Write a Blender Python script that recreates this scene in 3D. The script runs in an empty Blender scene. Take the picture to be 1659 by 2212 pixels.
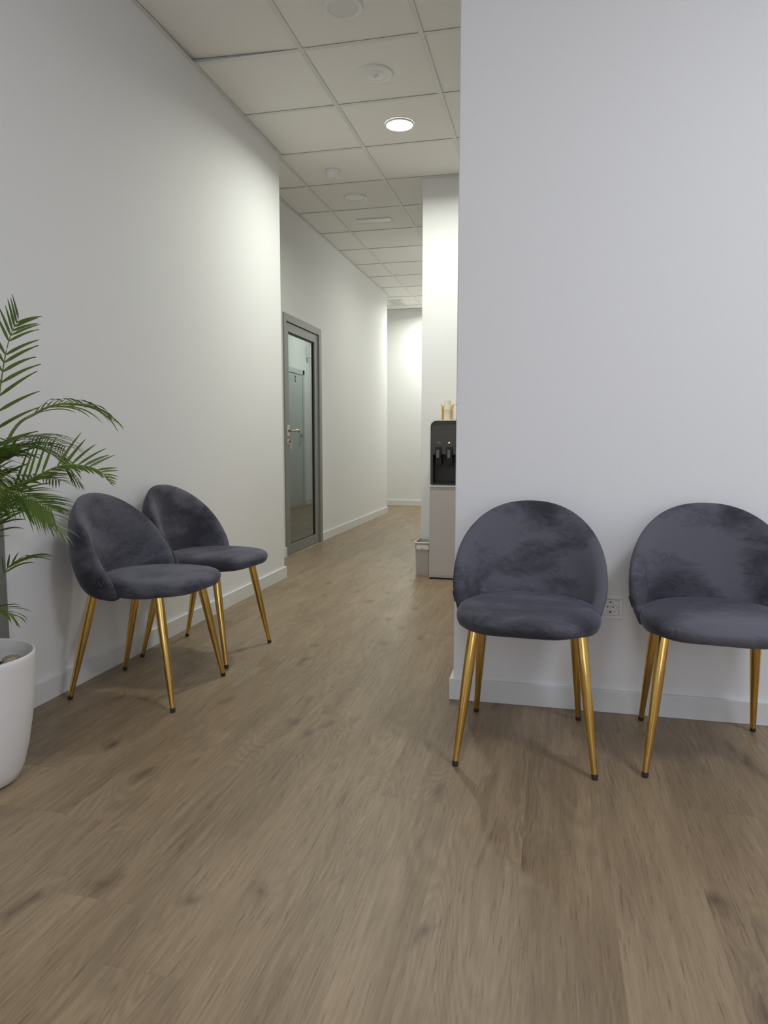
import bpy, bmesh, math, random
from mathutils import Vector, Matrix, noise

# ------------------------------------------------------------------ camera, light, exposure
S = bpy.context.scene
COL = S.collection
W_PX, H_PX = 1659, 2212
CAM_H, CEIL = 0.9725, 2.8774
cam_data = bpy.data.cameras.new('camera')
cam = bpy.data.objects.new('camera', cam_data)
COL.objects.link(cam)
S.camera = cam
cam_data.sensor_fit = 'VERTICAL'
cam_data.sensor_height = 36.0
cam_data.lens = 1530.6 * 36.0 / H_PX
cam_data.clip_start = 0.02
RT = Vector((0.97344797, 0.22890713, 0.00075920))
DN = Vector((0.02374647, -0.09768415, -0.99493412))
FW = Vector((-0.22767335, 0.96853463, -0.10052617))
m = Matrix.Identity(4)
for r in range(3):
    m[r][0] = RT[r]; m[r][1] = -DN[r]; m[r][2] = -FW[r]
m[0][3], m[1][3], m[2][3] = 0, 0, CAM_H
cam.matrix_world = m

S.view_settings.view_transform = 'Standard'
S.view_settings.look = 'None'
S.view_settings.gamma = 1.0
S.view_settings.use_curve_mapping = False
S.view_settings.exposure = 0.0

w = bpy.data.worlds.new('world'); S.world = w; w.use_nodes = True
w.node_tree.nodes['Background'].inputs[0].default_value = (0.75, 0.82, 1.0, 1)
w.node_tree.nodes['Background'].inputs[1].default_value = 0.15

def area(name, loc, rot, sx, sy, power, color, shape='RECTANGLE', spread=math.pi):
    l = bpy.data.lights.new(name, 'AREA'); l.shape = shape
    l.size = sx
    if shape in ('RECTANGLE', 'ELLIPSE'): l.size_y = sy
    l.energy = power; l.color = color; l.spread = spread
    o = bpy.data.objects.new(name, l); COL.objects.link(o)
    o.location = loc; o.rotation_euler = rot
    return o

WARM = (0.975, 1.0, 0.91)
COOL = (0.80, 0.86, 1.0)
P_LAMP = 19.0
# daylight coming in through the shop windows behind and to the right of the camera
area('window_daylight', (1.0, -2.95, 1.5), (math.radians(90), 0, 0), 3.0, 2.2, 34, COOL)
area('side_window_daylight', (2.74, 0.9, 1.6), (0, math.radians(90), 0), 1.7, 1.9, 8, COOL)
# cool panels added to stand in for unseen reception downlights
PANELS = [(1.458, 0.796, 24), (-0.342, -1.004, 15)]
for px_, py_, pw_ in PANELS:
    area('standin_panel_light', (px_, py_, CEIL - .012), (0, 0, 0), .56, .56, pw_, COOL)

# ------------------------------------------------------------------ materials
def nt(name):
    mt = bpy.data.materials.new(name); mt.use_nodes = True
    t = mt.node_tree; b = t.nodes['Principled BSDF']
    return mt, t, b
def N(t, typ, **kw):
    n = t.nodes.new(typ)
    for k, v in kw.items():
        if k.startswith('i_'): n.inputs[k[2:].replace('_', ' ')].default_value = v
        else: setattr(n, k, v)
    return n
def L(t, a, b): t.links.new(a, b)
def math_n(t, op, a, b=None, c=None):
    n = t.nodes.new('ShaderNodeMath'); n.operation = op
    for i, v in enumerate((a, b, c)):
        if v is None: continue
        if isinstance(v, (int, float)): n.inputs[i].default_value = v
        else: L(t, v, n.inputs[i])
    return n.outputs[0]
def ramp(t, fac, stops):
    n = t.nodes.new('ShaderNodeValToRGB')
    e = n.color_ramp.elements
    while len(e) < len(stops): e.new(0.5)
    for k, (p, c) in zip(e, stops):
        k.position = p; k.color = (*c, 1) if len(c) == 3 else c
    L(t, fac, n.inputs[0]); return n.outputs[0]
def mix(t, fac, a, b, typ='MIX'):
    n = t.nodes.new('ShaderNodeMix'); n.data_type = 'RGBA'; n.blend_type = typ
    for i, v in ((0, fac), (6, a), (7, b)):
        if isinstance(v, (int, float)): n.inputs[i].default_value = v
        elif isinstance(v, tuple): n.inputs[i].default_value = (*v, 1) if len(v) == 3 else v
        else: L(t, v, n.inputs[i])
    return n.outputs[2]
def bump(t, b, height, strength=0.2, dist=0.01):
    n = N(t, 'ShaderNodeBump'); n.inputs['Strength'].default_value = strength
    n.inputs['Distance'].default_value = dist
    L(t, height, n.inputs['Height']); L(t, n.outputs[0], b.inputs['Normal'])

def simple(name, col, rough=0.5, metal=0.0, var=0.04, scale=30, bmp=0.0, coat=0.0, emit=None, es=0):
    mt, t, b = nt(name)
    b.inputs['Roughness'].default_value = rough
    b.inputs['Metallic'].default_value = metal
    b.inputs['Coat Weight'].default_value = coat
    tc = N(t, 'ShaderNodeTexCoord')
    nz = N(t, 'ShaderNodeTexNoise'); nz.inputs['Scale'].default_value = scale
    nz.inputs['Detail'].default_value = 4
    L(t, tc.outputs['Object'], nz.inputs['Vector'])
    lo = tuple(max(0, c * (1 - var)) for c in col); hi = tuple(min(1, c * (1 + var)) for c in col)
    L(t, ramp(t, nz.outputs[0], [(0.3, lo), (0.7, hi)]), b.inputs['Base Color'])
    if bmp: bump(t, b, nz.outputs[0], bmp, 0.002)
    if emit:
        b.inputs['Emission Color'].default_value = (*emit, 1)
        b.inputs['Emission Strength'].default_value = es
    return mt

M = {}
M['wall'] = simple('wall_paint', (0.84, 0.84, 0.835), 0.75, var=0.012, scale=260, bmp=0.12)
M['trim'] = simple('white_lacquer', (0.78, 0.785, 0.78), 0.35, var=0.01)
M['tile'] = simple('mineral_tile', (0.92, 0.905, 0.865), 0.85, var=0.02, scale=400, bmp=0.08)
M['tbar'] = simple('white_tbar', (0.78, 0.78, 0.76), 0.45, var=0.01)
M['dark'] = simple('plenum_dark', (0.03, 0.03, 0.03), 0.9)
M['plastic'] = simple('white_plastic', (0.88, 0.88, 0.86), 0.35, var=0.01)
M['plastic_grey'] = simple('frosted_diffuser', (0.82, 0.83, 0.81), 0.3, var=0.01)
M['pot'] = simple('pot_plastic', (0.74, 0.72, 0.70), 0.32, var=0.01)
M['alu'] = simple('grey_lacquered_aluminium', (0.235, 0.235, 0.225), 0.4, metal=0.15, var=0.03)
M['gasket'] = simple('black_gasket', (0.02, 0.02, 0.02), 0.6)
M['steel'] = simple('satin_steel', (0.58, 0.54, 0.47), 0.25, metal=1.0, var=0.03)
M['black'] = simple('black_plastic', (0.012, 0.012, 0.012), 0.35)
M['panel'] = simple('graphite_panel', (0.10, 0.095, 0.088), 0.42, metal=0.4, var=0.03)
M['recess'] = simple('graphite_recess', (0.075, 0.072, 0.066), 0.4, metal=0.2)
M['chrome'] = simple('brushed_lever', (0.22, 0.22, 0.22), 0.35, metal=0.8)
M['cooler'] = simple('cooler_body_white', (0.62, 0.585, 0.57), 0.4, metal=0.15, var=0.01)
M['cooler_edge'] = simple('cooler_silver_rim', (0.86, 0.85, 0.83), 0.3, metal=0.0)
M['print'] = simple('grey_print', (0.35, 0.35, 0.35), 0.5)
M['led'] = simple('amber_white_led', (1, .9, .6), 0.4, emit=(1.0, 0.82, 0.42), es=6)
M['cup'] = simple('paper_cup', (0.80, 0.74, 0.62), 0.6, var=0.02)
M['paper_door'] = simple('white_door_lacquer', (0.60, 0.62, 0.62), 0.4, var=0.01)
M['soil'] = simple('potting_soil', (0.05, 0.035, 0.025), 0.95, var=0.5, scale=80, bmp=0.6)
M['rock'] = simple('quartz_rock', (0.42, 0.34, 0.26), 0.6, var=0.35, scale=18, bmp=0.4)
M['stem'] = simple('palm_stem', (0.13, 0.17, 0.035), 0.5, var=0.25, scale=20)
M['rubber'] = simple('brown_black_foot', (0.03, 0.022, 0.018), 0.5)
M['tag'] = simple('black_woven_tag', (0.01, 0.01, 0.01), 0.7)
M['tag_text'] = simple('tag_thread', (0.16, 0.16, 0.17), 0.7)
M['hole'] = simple('socket_hole', (0.015, 0.013, 0.012), 0.6)
M['lamp'] = simple('lit_diffuser', (1, 1, 1), 0.4, emit=(1.0, 0.97, 0.88), es=9)

def gold():
    mt, t, b = nt('polished_gold')
    b.inputs['Metallic'].default_value = 1; b.inputs['Roughness'].default_value = 0.11
    tc = N(t, 'ShaderNodeTexCoord'); nz = N(t, 'ShaderNodeTexNoise')
    nz.inputs['Scale'].default_value = 12; L(t, tc.outputs['Object'], nz.inputs['Vector'])
    L(t, ramp(t, nz.outputs[0], [(0.3, (0.70, 0.45, 0.13)), (0.7, (0.78, 0.53, 0.18))]), b.inputs['Base Color'])
    return mt
M['gold'] = gold()
M['gold_acrylic'] = simple('gold_acrylic', (0.74, 0.46, 0.09), 0.25, metal=0.3)

def velvet():
    mt, t, b = nt('grey_velvet')
    tc = N(t, 'ShaderNodeTexCoord'); oi = N(t, 'ShaderNodeObjectInfo')
    off = N(t, 'ShaderNodeVectorMath', operation='ADD')
    L(t, tc.outputs['Object'], off.inputs[0])
    rnd = math_n(t, 'MULTIPLY', oi.outputs['Random'], 17.0)
    cb = N(t, 'ShaderNodeCombineXYZ'); L(t, rnd, cb.inputs[0]); L(t, rnd, cb.inputs[1])
    L(t, cb.outputs[0], off.inputs[1])
    n1 = N(t, 'ShaderNodeTexNoise'); n1.inputs['Scale'].default_value = 3.6
    n1.inputs['Detail'].default_value = 2; n1.inputs['Distortion'].default_value = 0.8
    mp = N(t, 'ShaderNodeMapping'); mp.inputs['Scale'].default_value = (0.8, 1.0, 1.5)
    L(t, off.outputs[0], mp.inputs[0]); L(t, mp.outputs[0], n1.inputs['Vector'])
    n2 = N(t, 'ShaderNodeTexNoise'); n2.inputs['Scale'].default_value = 22
    n2.inputs['Detail'].default_value = 4; n2.inputs['Distortion'].default_value = 2.0
    L(t, mp.outputs[0], n2.inputs['Vector'])
    nap = math_n(t, 'ADD', math_n(t, 'MULTIPLY', n1.outputs[0], 0.8), math_n(t, 'MULTIPLY', n2.outputs[0], 0.2))
    c = ramp(t, nap, [(0.40, (0.040, 0.040, 0.051)), (0.48, (0.070, 0.069, 0.085)), (0.58, (0.122, 0.120, 0.145))])
    L(t, c, b.inputs['Base Color'])
    b.inputs['Roughness'].default_value = 0.85
    b.inputs['Specular IOR Level'].default_value = 0.2
    b.inputs['Sheen Weight'].default_value = 0.32
    b.inputs['Sheen Roughness'].default_value = 0.38
    b.inputs['Sheen Tint'].default_value = (0.62, 0.62, 0.75, 1)
    n3 = N(t, 'ShaderNodeTexNoise'); n3.inputs['Scale'].default_value = 420
    L(t, tc.outputs['Object'], n3.inputs['Vector'])
    h = math_n(t, 'ADD', math_n(t, 'MULTIPLY', n3.outputs[0], 0.25), math_n(t, 'MULTIPLY', n2.outputs[0], 0.9))
    bump(t, b, h, 0.25, 0.004)
    return mt
M['velvet'] = velvet()

def leaf_mat():
    mt, t, b = nt('palm_leaf')
    tc = N(t, 'ShaderNodeTexCoord')
    nz = N(t, 'ShaderNodeTexNoise'); nz.inputs['Scale'].default_value = 9; nz.inputs['Detail'].default_value = 5
    L(t, tc.outputs['Object'], nz.inputs['Vector'])
    c1 = ramp(t, nz.outputs[0], [(0.3, (0.035, 0.070, 0.010)), (0.55, (0.085, 0.135, 0.014)), (0.75, (0.17, 0.21, 0.025))])
    uv = N(t, 'ShaderNodeUVMap'); sx = N(t, 'ShaderNodeSeparateXYZ'); L(t, uv.outputs[0], sx.inputs[0])
    # withered brown tips, held in the leaf's own UV (v = 1 at the tip, u = how withered that leaflet is)
    tip = math_n(t, 'GREATER_THAN', math_n(t, 'MULTIPLY', sx.outputs[1], sx.outputs[0]), 0.90)
    L(t, mix(t, tip, c1, (0.10, 0.028, 0.012)), b.inputs['Base Color'])
    b.inputs['Roughness'].default_value = 0.38
    b.inputs['Transmission Weight'].default_value = 0.0
    tr = N(t, 'ShaderNodeBsdfTranslucent'); tr.inputs[0].default_value = (0.12, 0.22, 0.02, 1)
    ms = N(t, 'ShaderNodeMixShader'); ms.inputs[0].default_value = 0.20
    out = t.nodes['Material Output']
    L(t, b.outputs[0], ms.inputs[1]); L(t, tr.outputs[0], ms.inputs[2]); L(t, ms.outputs[0], out.inputs[0])
    return mt
M['leaf'] = leaf_mat()

def glass_mat():
    mt, t, b = nt('door_glass')
    out = t.nodes['Material Output']
    gl = N(t, 'ShaderNodeBsdfGlossy'); gl.inputs['Roughness'].default_value = 0.015
    gl.inputs['Color'].default_value = (0.86, 0.95, 0.93, 1)
    tr = N(t, 'ShaderNodeBsdfTransparent'); tr.inputs[0].default_value = (0.72, 0.80, 0.76, 1)
    fr = N(t, 'ShaderNodeFresnel'); fr.inputs[0].default_value = 4.2
    ms = N(t, 'ShaderNodeMixShader')
    L(t, fr.outputs[0], ms.inputs[0]); L(t, tr.outputs[0], ms.inputs[1]); L(t, gl.outputs[0], ms.inputs[2])
    L(t, ms.outputs[0], out.inputs[0])
    return mt
M['glass'] = glass_mat()

def bin_mat():
    mt, t, b = nt('translucent_white_plastic')
    out = t.nodes['Material Output']
    b.inputs['Base Color'].default_value = (0.70, 0.66, 0.62, 1); b.inputs['Roughness'].default_value = 0.35
    tl = N(t, 'ShaderNodeBsdfTranslucent'); tl.inputs[0].default_value = (0.8, 0.78, 0.74, 1)
    ms = N(t, 'ShaderNodeMixShader'); ms.inputs[0].default_value = 0.3
    L(t, b.outputs[0], ms.inputs[1]); L(t, tl.outputs[0], ms.inputs[2]); L(t, ms.outputs[0], out.inputs[0])
    return mt
M['bin'] = bin_mat()

def wood():
    mt, t, b = nt('oak_plank_floor')
    tc = N(t, 'ShaderNodeTexCoord'); sep = N(t, 'ShaderNodeSeparateXYZ')
    L(t, tc.outputs['Object'], sep.inputs[0])
    PW, PL = 0.195, 1.25
    ix = math_n(t, 'FLOOR', math_n(t, 'DIVIDE', math_n(t, 'ADD', sep.outputs[0], 0.045), PW))
    wn1 = N(t, 'ShaderNodeTexWhiteNoise', noise_dimensions='1D'); L(t, ix, wn1.inputs['W'])
    yy = math_n(t, 'ADD', math_n(t, 'DIVIDE', sep.outputs[1], PL), math_n(t, 'MULTIPLY', wn1.outputs[0], 7.3))
    iy = math_n(t, 'FLOOR', yy)
    cid = N(t, 'ShaderNodeCombineXYZ'); L(t, ix, cid.inputs[0]); L(t, iy, cid.inputs[1])
    wn = N(t, 'ShaderNodeTexWhiteNoise', noise_dimensions='2D'); L(t, cid.outputs[0], wn.inputs['Vector'])
    rs = N(t, 'ShaderNodeVectorMath', operation='SCALE'); rs.inputs['Scale'].default_value = 23.0
    L(t, wn.outputs['Color'], rs.inputs[0])
    pos = N(t, 'ShaderNodeVectorMath', operation='ADD')
    L(t, tc.outputs['Object'], pos.inputs[0]); L(t, rs.outputs[0], pos.inputs[1])
    def stretched(scale, detail, rough, dist, sy=0.1):
        mp = N(t, 'ShaderNodeMapping'); mp.inputs['Scale'].default_value = (1, sy, 1)
        L(t, pos.outputs[0], mp.inputs[0])
        n = N(t, 'ShaderNodeTexNoise'); n.inputs['Scale'].default_value = scale
        n.inputs['Detail'].default_value = detail; n.inputs['Roughness'].default_value = rough
        n.inputs['Distortion'].default_value = dist
        L(t, mp.outputs[0], n.inputs['Vector']); return n.outputs[0]
    broad = stretched(9, 3, 0.5, 0.6, 0.16)
    fine = stretched(85, 8, 0.72, 0.4, 0.045)
    # knots
    mpk = N(t, 'ShaderNodeMapping'); mpk.inputs['Scale'].default_value = (1.0, 0.5, 1)
    L(t, pos.outputs[0], mpk.inputs[0])
    vd = N(t, 'ShaderNodeTexNoise'); vd.inputs['Scale'].default_value = 14
    L(t, mpk.outputs[0], vd.inputs['Vector'])
    va = N(t, 'ShaderNodeVectorMath', operation='SCALE'); va.inputs['Scale'].default_value = 0.09
    L(t, vd.outputs['Color'], va.inputs[0])
    vb = N(t, 'ShaderNodeVectorMath', operation='ADD'); L(t, mpk.outputs[0], vb.inputs[0]); L(t, va.outputs[0], vb.inputs[1])
    vo = N(t, 'ShaderNodeTexVoronoi'); vo.inputs['Scale'].default_value = 3.4; vo.voronoi_dimensions = '2D'
    L(t, vb.outputs[0], vo.inputs['Vector'])
    knot = ramp(t, vo.outputs['Distance'], [(0.0, (1, 1, 1)), (0.035, (0.60, 0.60, 0.60)), (0.10, (0, 0, 0))])
    knotwide = ramp(t, vo.outputs['Distance'], [(0.0, (1, 1, 1)), (0.10, (0.55, 0.55, 0.55)), (0.30, (0, 0, 0))])
    # cathedral rings: a sine of a large stretched noise
    field = stretched(5.0, 2.0, 0.45, 0.5, 0.2)
    field = math_n(t, 'ADD', field, math_n(t, 'MULTIPLY', knotwide, 0.09))
    ring = math_n(t, 'SINE', math_n(t, 'MULTIPLY', field, 170.0))
    ring = math_n(t, 'MULTIPLY', math_n(t, 'ADD', ring, 1.0), 0.5)
    ringmask0 = ramp(t, stretched(4.0, 2, 0.5, 0.0, 0.3), [(0.40, (0, 0, 0)), (0.56, (1, 1, 1))])
    ringmask = math_n(t, 'MAXIMUM', ringmask0, math_n(t, 'MULTIPLY', knotwide, 0.9))
    tone = math_n(t, 'ADD', math_n(t, 'MULTIPLY', broad, 0.42),
           math_n(t, 'ADD', math_n(t, 'MULTIPLY', fine, 0.52), math_n(t, 'MULTIPLY', wn.outputs['Value'], 0.07)))
    c = ramp(t, tone, [(0.36, (0.205, 0.143, 0.082)), (0.50, (0.283, 0.204, 0.122)), (0.64, (0.362, 0.268, 0.168))])
    rf = math_n(t, 'MULTIPLY', math_n(t, 'MULTIPLY', ring, ringmask), 0.27)
    c = mix(t, rf, c, (0.11, 0.077, 0.050))
    streak = ramp(t, stretched(190, 5, 0.65, 0.3, 0.055), [(0.34, (1, 1, 1)), (0.44, (0, 0, 0))])
    c = mix(t, math_n(t, 'MULTIPLY', streak, 0.50), c, (0.085, 0.057, 0.038))
    light = ramp(t, stretched(210, 5, 0.7, 0.3, 0.05), [(0.58, (0, 0, 0)), (0.70, (1, 1, 1))])
    c = mix(t, math_n(t, 'MULTIPLY', light, 0.30), c, (0.46, 0.385, 0.295))
    c = mix(t, math_n(t, 'MULTIPLY', knot, 0.75), c, (0.085, 0.053, 0.034))
    # hairline joints
    fx = math_n(t, 'FRACT', math_n(t, 'DIVIDE', math_n(t, 'ADD', sep.outputs[0], 0.045), PW))
    fy = math_n(t, 'FRACT', yy)
    gx = math_n(t, 'LESS_THAN', fx, 0.005)
    gy = math_n(t, 'LESS_THAN', fy, 0.0012)
    gap = math_n(t, 'MAXIMUM', gx, gy)
    c = mix(t, math_n(t, 'MULTIPLY', gap, 0.25), c, (0.14, 0.10, 0.07))
    L(t, c, b.inputs['Base Color'])
    b.inputs['Roughness'].default_value = 0.40
    b.inputs['Specular IOR Level'].default_value = 0.5
    bump(t, b, math_n(t, 'ADD', fine, math_n(t, 'MULTIPLY', ring, 0.15)), 0.22, 0.003)
    return mt
M['wood'] = wood()

# ------------------------------------------------------------------ mesh helpers
def obj(name, bm, mat, parent=None, smooth=False, bevel=0, seg=2, sub=0):
    me = bpy.data.meshes.new(name)
    bmesh.ops.recalc_face_normals(bm, faces=bm.faces)
    bm.to_mesh(me); bm.free()
    me.materials.append(M[mat])
    if smooth:
        for p in me.polygons: p.use_smooth = True
    o = bpy.data.objects.new(name, me); COL.objects.link(o)
    if parent: o.parent = parent
    if bevel:
        b = o.modifiers.new('bevel', 'BEVEL'); b.width = bevel; b.segments = seg; b.limit_method = 'ANGLE'
        b.harden_normals = False
    if sub:
        s = o.modifiers.new('subdivision', 'SUBSURF'); s.levels = sub; s.render_levels = sub
    return o
def empty(name, loc=(0, 0, 0), rz=0.0):
    o = bpy.data.objects.new(name, None); COL.objects.link(o)
    o.empty_display_size = 0.1; o.location = loc; o.rotation_euler = (0, 0, rz); return o
def tag(o, label, cat, group=None, kind=None):
    o['label'] = label; o['category'] = cat
    if group: o['group'] = group
    if kind: o['kind'] = kind
    return o
def box(bm, x0, x1, y0, y1, z0, z1):
    v = [bm.verts.new((x, y, z)) for x in (x0, x1) for y in (y0, y1) for z in (z0, z1)]
    for f in ((0, 1, 3, 2), (4, 6, 7, 5), (0, 4, 5, 1), (2, 3, 7, 6), (0, 2, 6, 4), (1, 5, 7, 3)):
        bm.faces.new([v[i] for i in f])
    return v
def boxes(*bs):
    bm = bmesh.new()
    for b in bs: box(bm, *b)
    return bm
def struct(name, bm, mat, **k):
    o = obj(name, bm, mat, **k); o['kind'] = 'structure'; return o
def lathe(bm, prof, n=40, cx=0, cy=0, flip=False, close=True):
    rings = []
    for r, z in prof:
        if r < 1e-6: rings.append([bm.verts.new((cx, cy, z))]); continue
        rings.append([bm.verts.new((cx + r * math.cos(2 * math.pi * i / n), cy + r * math.sin(2 * math.pi * i / n), z)) for i in range(n)])
    for a, b in zip(rings, rings[1:]):
        for i in range(n):
            j = (i + 1) % n
            if len(a) == 1 and len(b) == 1: continue
            if len(a) == 1: bm.faces.new((a[0], b[i], b[j]))
            elif len(b) == 1: bm.faces.new((a[i], a[j], b[0]))
            else: bm.faces.new((a[i], a[j], b[j], b[i]))
    return rings
def tube(bm, pts, rad, n=8, cap=True):
    pts = [Vector(p) for p in pts]; rings = []
    up = Vector((0, 0, 1))
    for i, p in enumerate(pts):
        d = (pts[min(i + 1, len(pts) - 1)] - pts[max(i - 1, 0)]).normalized()
        a = d.cross(up if abs(d.z) < 0.95 else Vector((1, 0, 0))).normalized(); b = a.cross(d).normalized()
        r = rad[i] if isinstance(rad, (list, tuple)) else rad
        rings.append([bm.verts.new(p + (a * math.cos(2 * math.pi * k / n) + b * math.sin(2 * math.pi * k / n)) * r) for k in range(n)])
    for A, B in zip(rings, rings[1:]):
        for k in range(n): bm.faces.new((A[k], A[(k + 1) % n], B[(k + 1) % n], B[k]))
    if cap:
        bm.faces.new(rings[0][::-1]); bm.faces.new(rings[-1])
def extrude_poly(bm, pts, d):
    """pts: 3-D outline, d: vector of extrusion"""
    a = [bm.verts.new(p) for p in pts]; b = [bm.verts.new(Vector(p) + Vector(d)) for p in pts]
    bm.faces.new(a); bm.faces.new(b[::-1])
    n = len(pts)
    for i in range(n): bm.faces.new((a[i], b[i], b[(i + 1) % n], a[(i + 1) % n]))

# ------------------------------------------------------------------ the room
XL, YC, XF, YE = -1.824, 4.672, -2.147, 9.30      # near left wall, its corner, recessed hall wall, its far end
YR, XR = 2.593, -0.340                            # right wall plane and its left edge
XP, YP, XO, YB = -0.961, 5.32, -0.72, 10.385      # pier by the cooler, hall's right wall, end wall
XS, Y0, XE = 2.80, -3.0, -3.40

struct('floor', boxes((XE - .3, XS + .2, Y0 - .2, YB + .2, -0.10, 0.0)), 'wood')

struct('wall_left', boxes((-2.30, XL, Y0, YC, 0, CEIL)), 'wall', bevel=0.003)
DY0, DY1, DZ = 5.532, 6.500, 2.010
struct('wall_hall_left', boxes((-2.30, XF, YC, DY0, 0, CEIL), (-2.30, XF, DY1, YE, 0, CEIL), (-2.30, XF, DY0, DY1, DZ, CEIL)), 'wall')
struct('wall_right', boxes((XR, XS, YR, YR + .16, 0, CEIL)), 'wall', bevel=0.004)
struct('wall_alcove', boxes((XP, XS, YP, YP + .15, 0, CEIL)), 'wall', bevel=0.003)
struct('wall_hall_right', boxes((XO, XO + .15, YP + .15, YB, 0, CEIL)), 'wall')
struct('wall_end', boxes((XE, XO + .15, YB, YB + .12, 0, CEIL)), 'wall')
struct('wall_side_passage', boxes((XE - .12, XE, YE - .15, YB + .12, 0, CEIL), (XE, -2.30, YE - .15, YE, 0, CEIL)), 'wall')
struct('wall_rear', boxes((-2.30, -0.6, Y0 - .15, Y0, 0, CEIL), (2.6, XS + .15, Y0 - .15, Y0, 0, CEIL),
                          (-0.6, 2.6, Y0 - .15, Y0, 0, .35), (-0.6, 2.6, Y0 - .15, Y0, 2.65, CEIL)), 'wall')
struct('wall_reception', boxes((XS, XS + .15, Y0, -0.05, 0, CEIL), (XS, XS + .15, 1.85, YP + .15, 0, CEIL),
                               (XS, XS + .15, -0.05, 1.85, 0, .6), (XS, XS + .15, -0.05, 1.85, 2.6, CEIL)), 'wall')
# little store room behind the glass door
struct('wall_store', boxes((-3.9, -3.8, 5.0, 7.2, 0, CEIL), (-3.8, -2.3, 4.9, 5.0, 0, CEIL), (-3.8, -2.3, 7.2, 7.3, 0, CEIL)), 'wall')
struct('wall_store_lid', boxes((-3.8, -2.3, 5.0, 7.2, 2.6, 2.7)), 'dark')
# windows outside the frame (the daylight comes through them)
def window(n, b, bars, depth_axis):
    e = empty('window_%d' % n); e['kind'] = 'structure'
    obj('window_frame', boxes(*bars), 'plastic', e)
    return e
window(1, None, ((-0.6, 2.6, -3.10, -3.04, .35, .41), (-0.6, 2.6, -3.10, -3.04, 2.59, 2.65), (-0.6, -.54, -3.10, -3.04, .41, 2.59), (2.54, 2.6, -3.10, -3.04, .41, 2.59)), 0)
window(2, None, ((2.86, 2.92, -0.05, 1.85, .6, .66), (2.86, 2.92, -0.05, 1.85, 2.54, 2.6), (2.86, 2.92, -.05, .01, .66, 2.54), (2.86, 2.92, 1.79, 1.85, .66, 2.54)), 0)

# baseboards
BT, BH = 0.014, 0.081
def bb(name, *bs): struct(name, boxes(*bs), 'trim', bevel=0.002)
bb('baseboard_left', (XL, XL + BT, 2.04, YC + BT, 0, BH), (XL, XL + BT, Y0, 1.14, 0, BH), (XF, XL, YC, YC + BT, 0, BH))
bb('baseboard_hall_left', (XF, XF + BT, YC + BT, DY0, 0, BH), (XF, XF + BT, DY1, YE, 0, BH))
bb('baseboard_right', (XR - BT, XS, YR - BT, YR, 0, BH), (XR - BT, XR, YR, YR + .16, 0, BH))
bb('baseboard_alcove', (XP - BT, XS, YP - BT, YP, 0, BH), (XP - BT, XP, YP, YP + .15, 0, BH))
bb('baseboard_hall_right', (XO - BT, XO, YP + .15, 9.02, 0, BH), (XO - BT, XO, 10.12, YB, 0, BH))
bb('baseboard_end', (XE, XO - BT, YB - BT, YB, 0, BH))

# ceiling: mineral tiles on a white T-bar grid
GX, GY, T = -1.2421, 3.4958, 0.6
bm = bmesh.new()
g = 0.010
for i in range(-4, 8):
    for j in range(-12, 13):
        x0, y0 = GX + i * T, GY + j * T
        if (i, j) == (-1, -1): continue
        box(bm, x0 + g, x0 + T - g, y0 + g, y0 + T - g, CEIL + .0035, CEIL + .018)
ceil = struct('ceiling', bm, 'tile')
# one tile by the left wall sits cocked on its bars
bm = bmesh.new()
x0, y0 = GX - T, GY - T
vs = box(bm, x0 + .004, x0 + T - g, y0 + g, y0 + T - .004, CEIL + .0035, CEIL + .018)
for v in vs:
    if v.co.y > y0 + .3 and v.co.x < x0 + .3: v.co.z += 0.016; v.co.y -= .012
o = obj('lifted_tile', bm, 'tile', ceil)
bm = bmesh.new()
def bars(bm, wdt, z0, z1):
    for i in range(-4, 9): box(bm, GX + i * T - wdt, GX + i * T + wdt, GY - 12 * T, GY + 13 * T, z0, z1)
    for j in range(-12, 14):
        for i in range(-4, 8): box(bm, GX + i * T + .0122, GX + (i + 1) * T - .0122, GY + j * T - wdt, GY + j * T + wdt, z0, z1)
bars(bm, 0.012, CEIL, CEIL + .0012)
bars(bm, 0.0012, CEIL + .0012, CEIL + .03)
obj('grid_bars', bm, 'tbar', ceil)
struct('ceiling_void', boxes((XE - .3, XS + .2, Y0 - .2, YB + .2, CEIL + .12, CEIL + .2)), 'dark')
# wall angle along the edges of the ceiling
def angle(name, *bs): struct(name, boxes(*bs), 'tbar')
A_ = .018
angle('trim_1', (XL, XL + A_, Y0, YC + A_, CEIL - .004, CEIL - .0005), (XF, XL, YC, YC + A_, CEIL - .004, CEIL - .0005))
angle('trim_2', (XF, XF + A_, YC + A_, YE, CEIL - .004, CEIL - .0005))
angle('trim_3', (XE, XO, YB - A_, YB, CEIL - .03, CEIL - .0005))
angle('trim_4', (XP - A_, XS, YP - A_, YP, CEIL - .004, CEIL - .0005))

# ------------------------------------------------------------------ door_1: grey aluminium glass door in the hall
d = empty('door_1', (XF, (DY0 + DY1) / 2, 0)); d['kind'] = 'structure'
def dl(*bs):   # boxes given in world coordinates, made local to the door
    return boxes(*[(b[0] - XF, b[1] - XF, b[2] - (DY0 + DY1) / 2, b[3] - (DY0 + DY1) / 2, b[4], b[5]) for b in bs])
FX = XF + .012
LY0, LY1, LZ = 5.585, 6.425, 1.943
obj('door_frame', dl((XF - .10, FX, DY0, LY0 - .004, 0, DZ), (XF - .10, FX, LY1 + .004, DY1, 0, DZ), (XF - .10, FX, LY0 - .004, LY1 + .004, LZ + .004, DZ)), 'alu', d, bevel=.002)
obj('gasket', dl((XF - .05, XF - .012, LY0 - .004, LY0, .006, LZ + .004), (XF - .05, XF - .012, LY1, LY1 + .004, .006, LZ + .004), (XF - .05, XF - .012, LY0, LY1, LZ, LZ + .004)), 'gasket', d)
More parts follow.
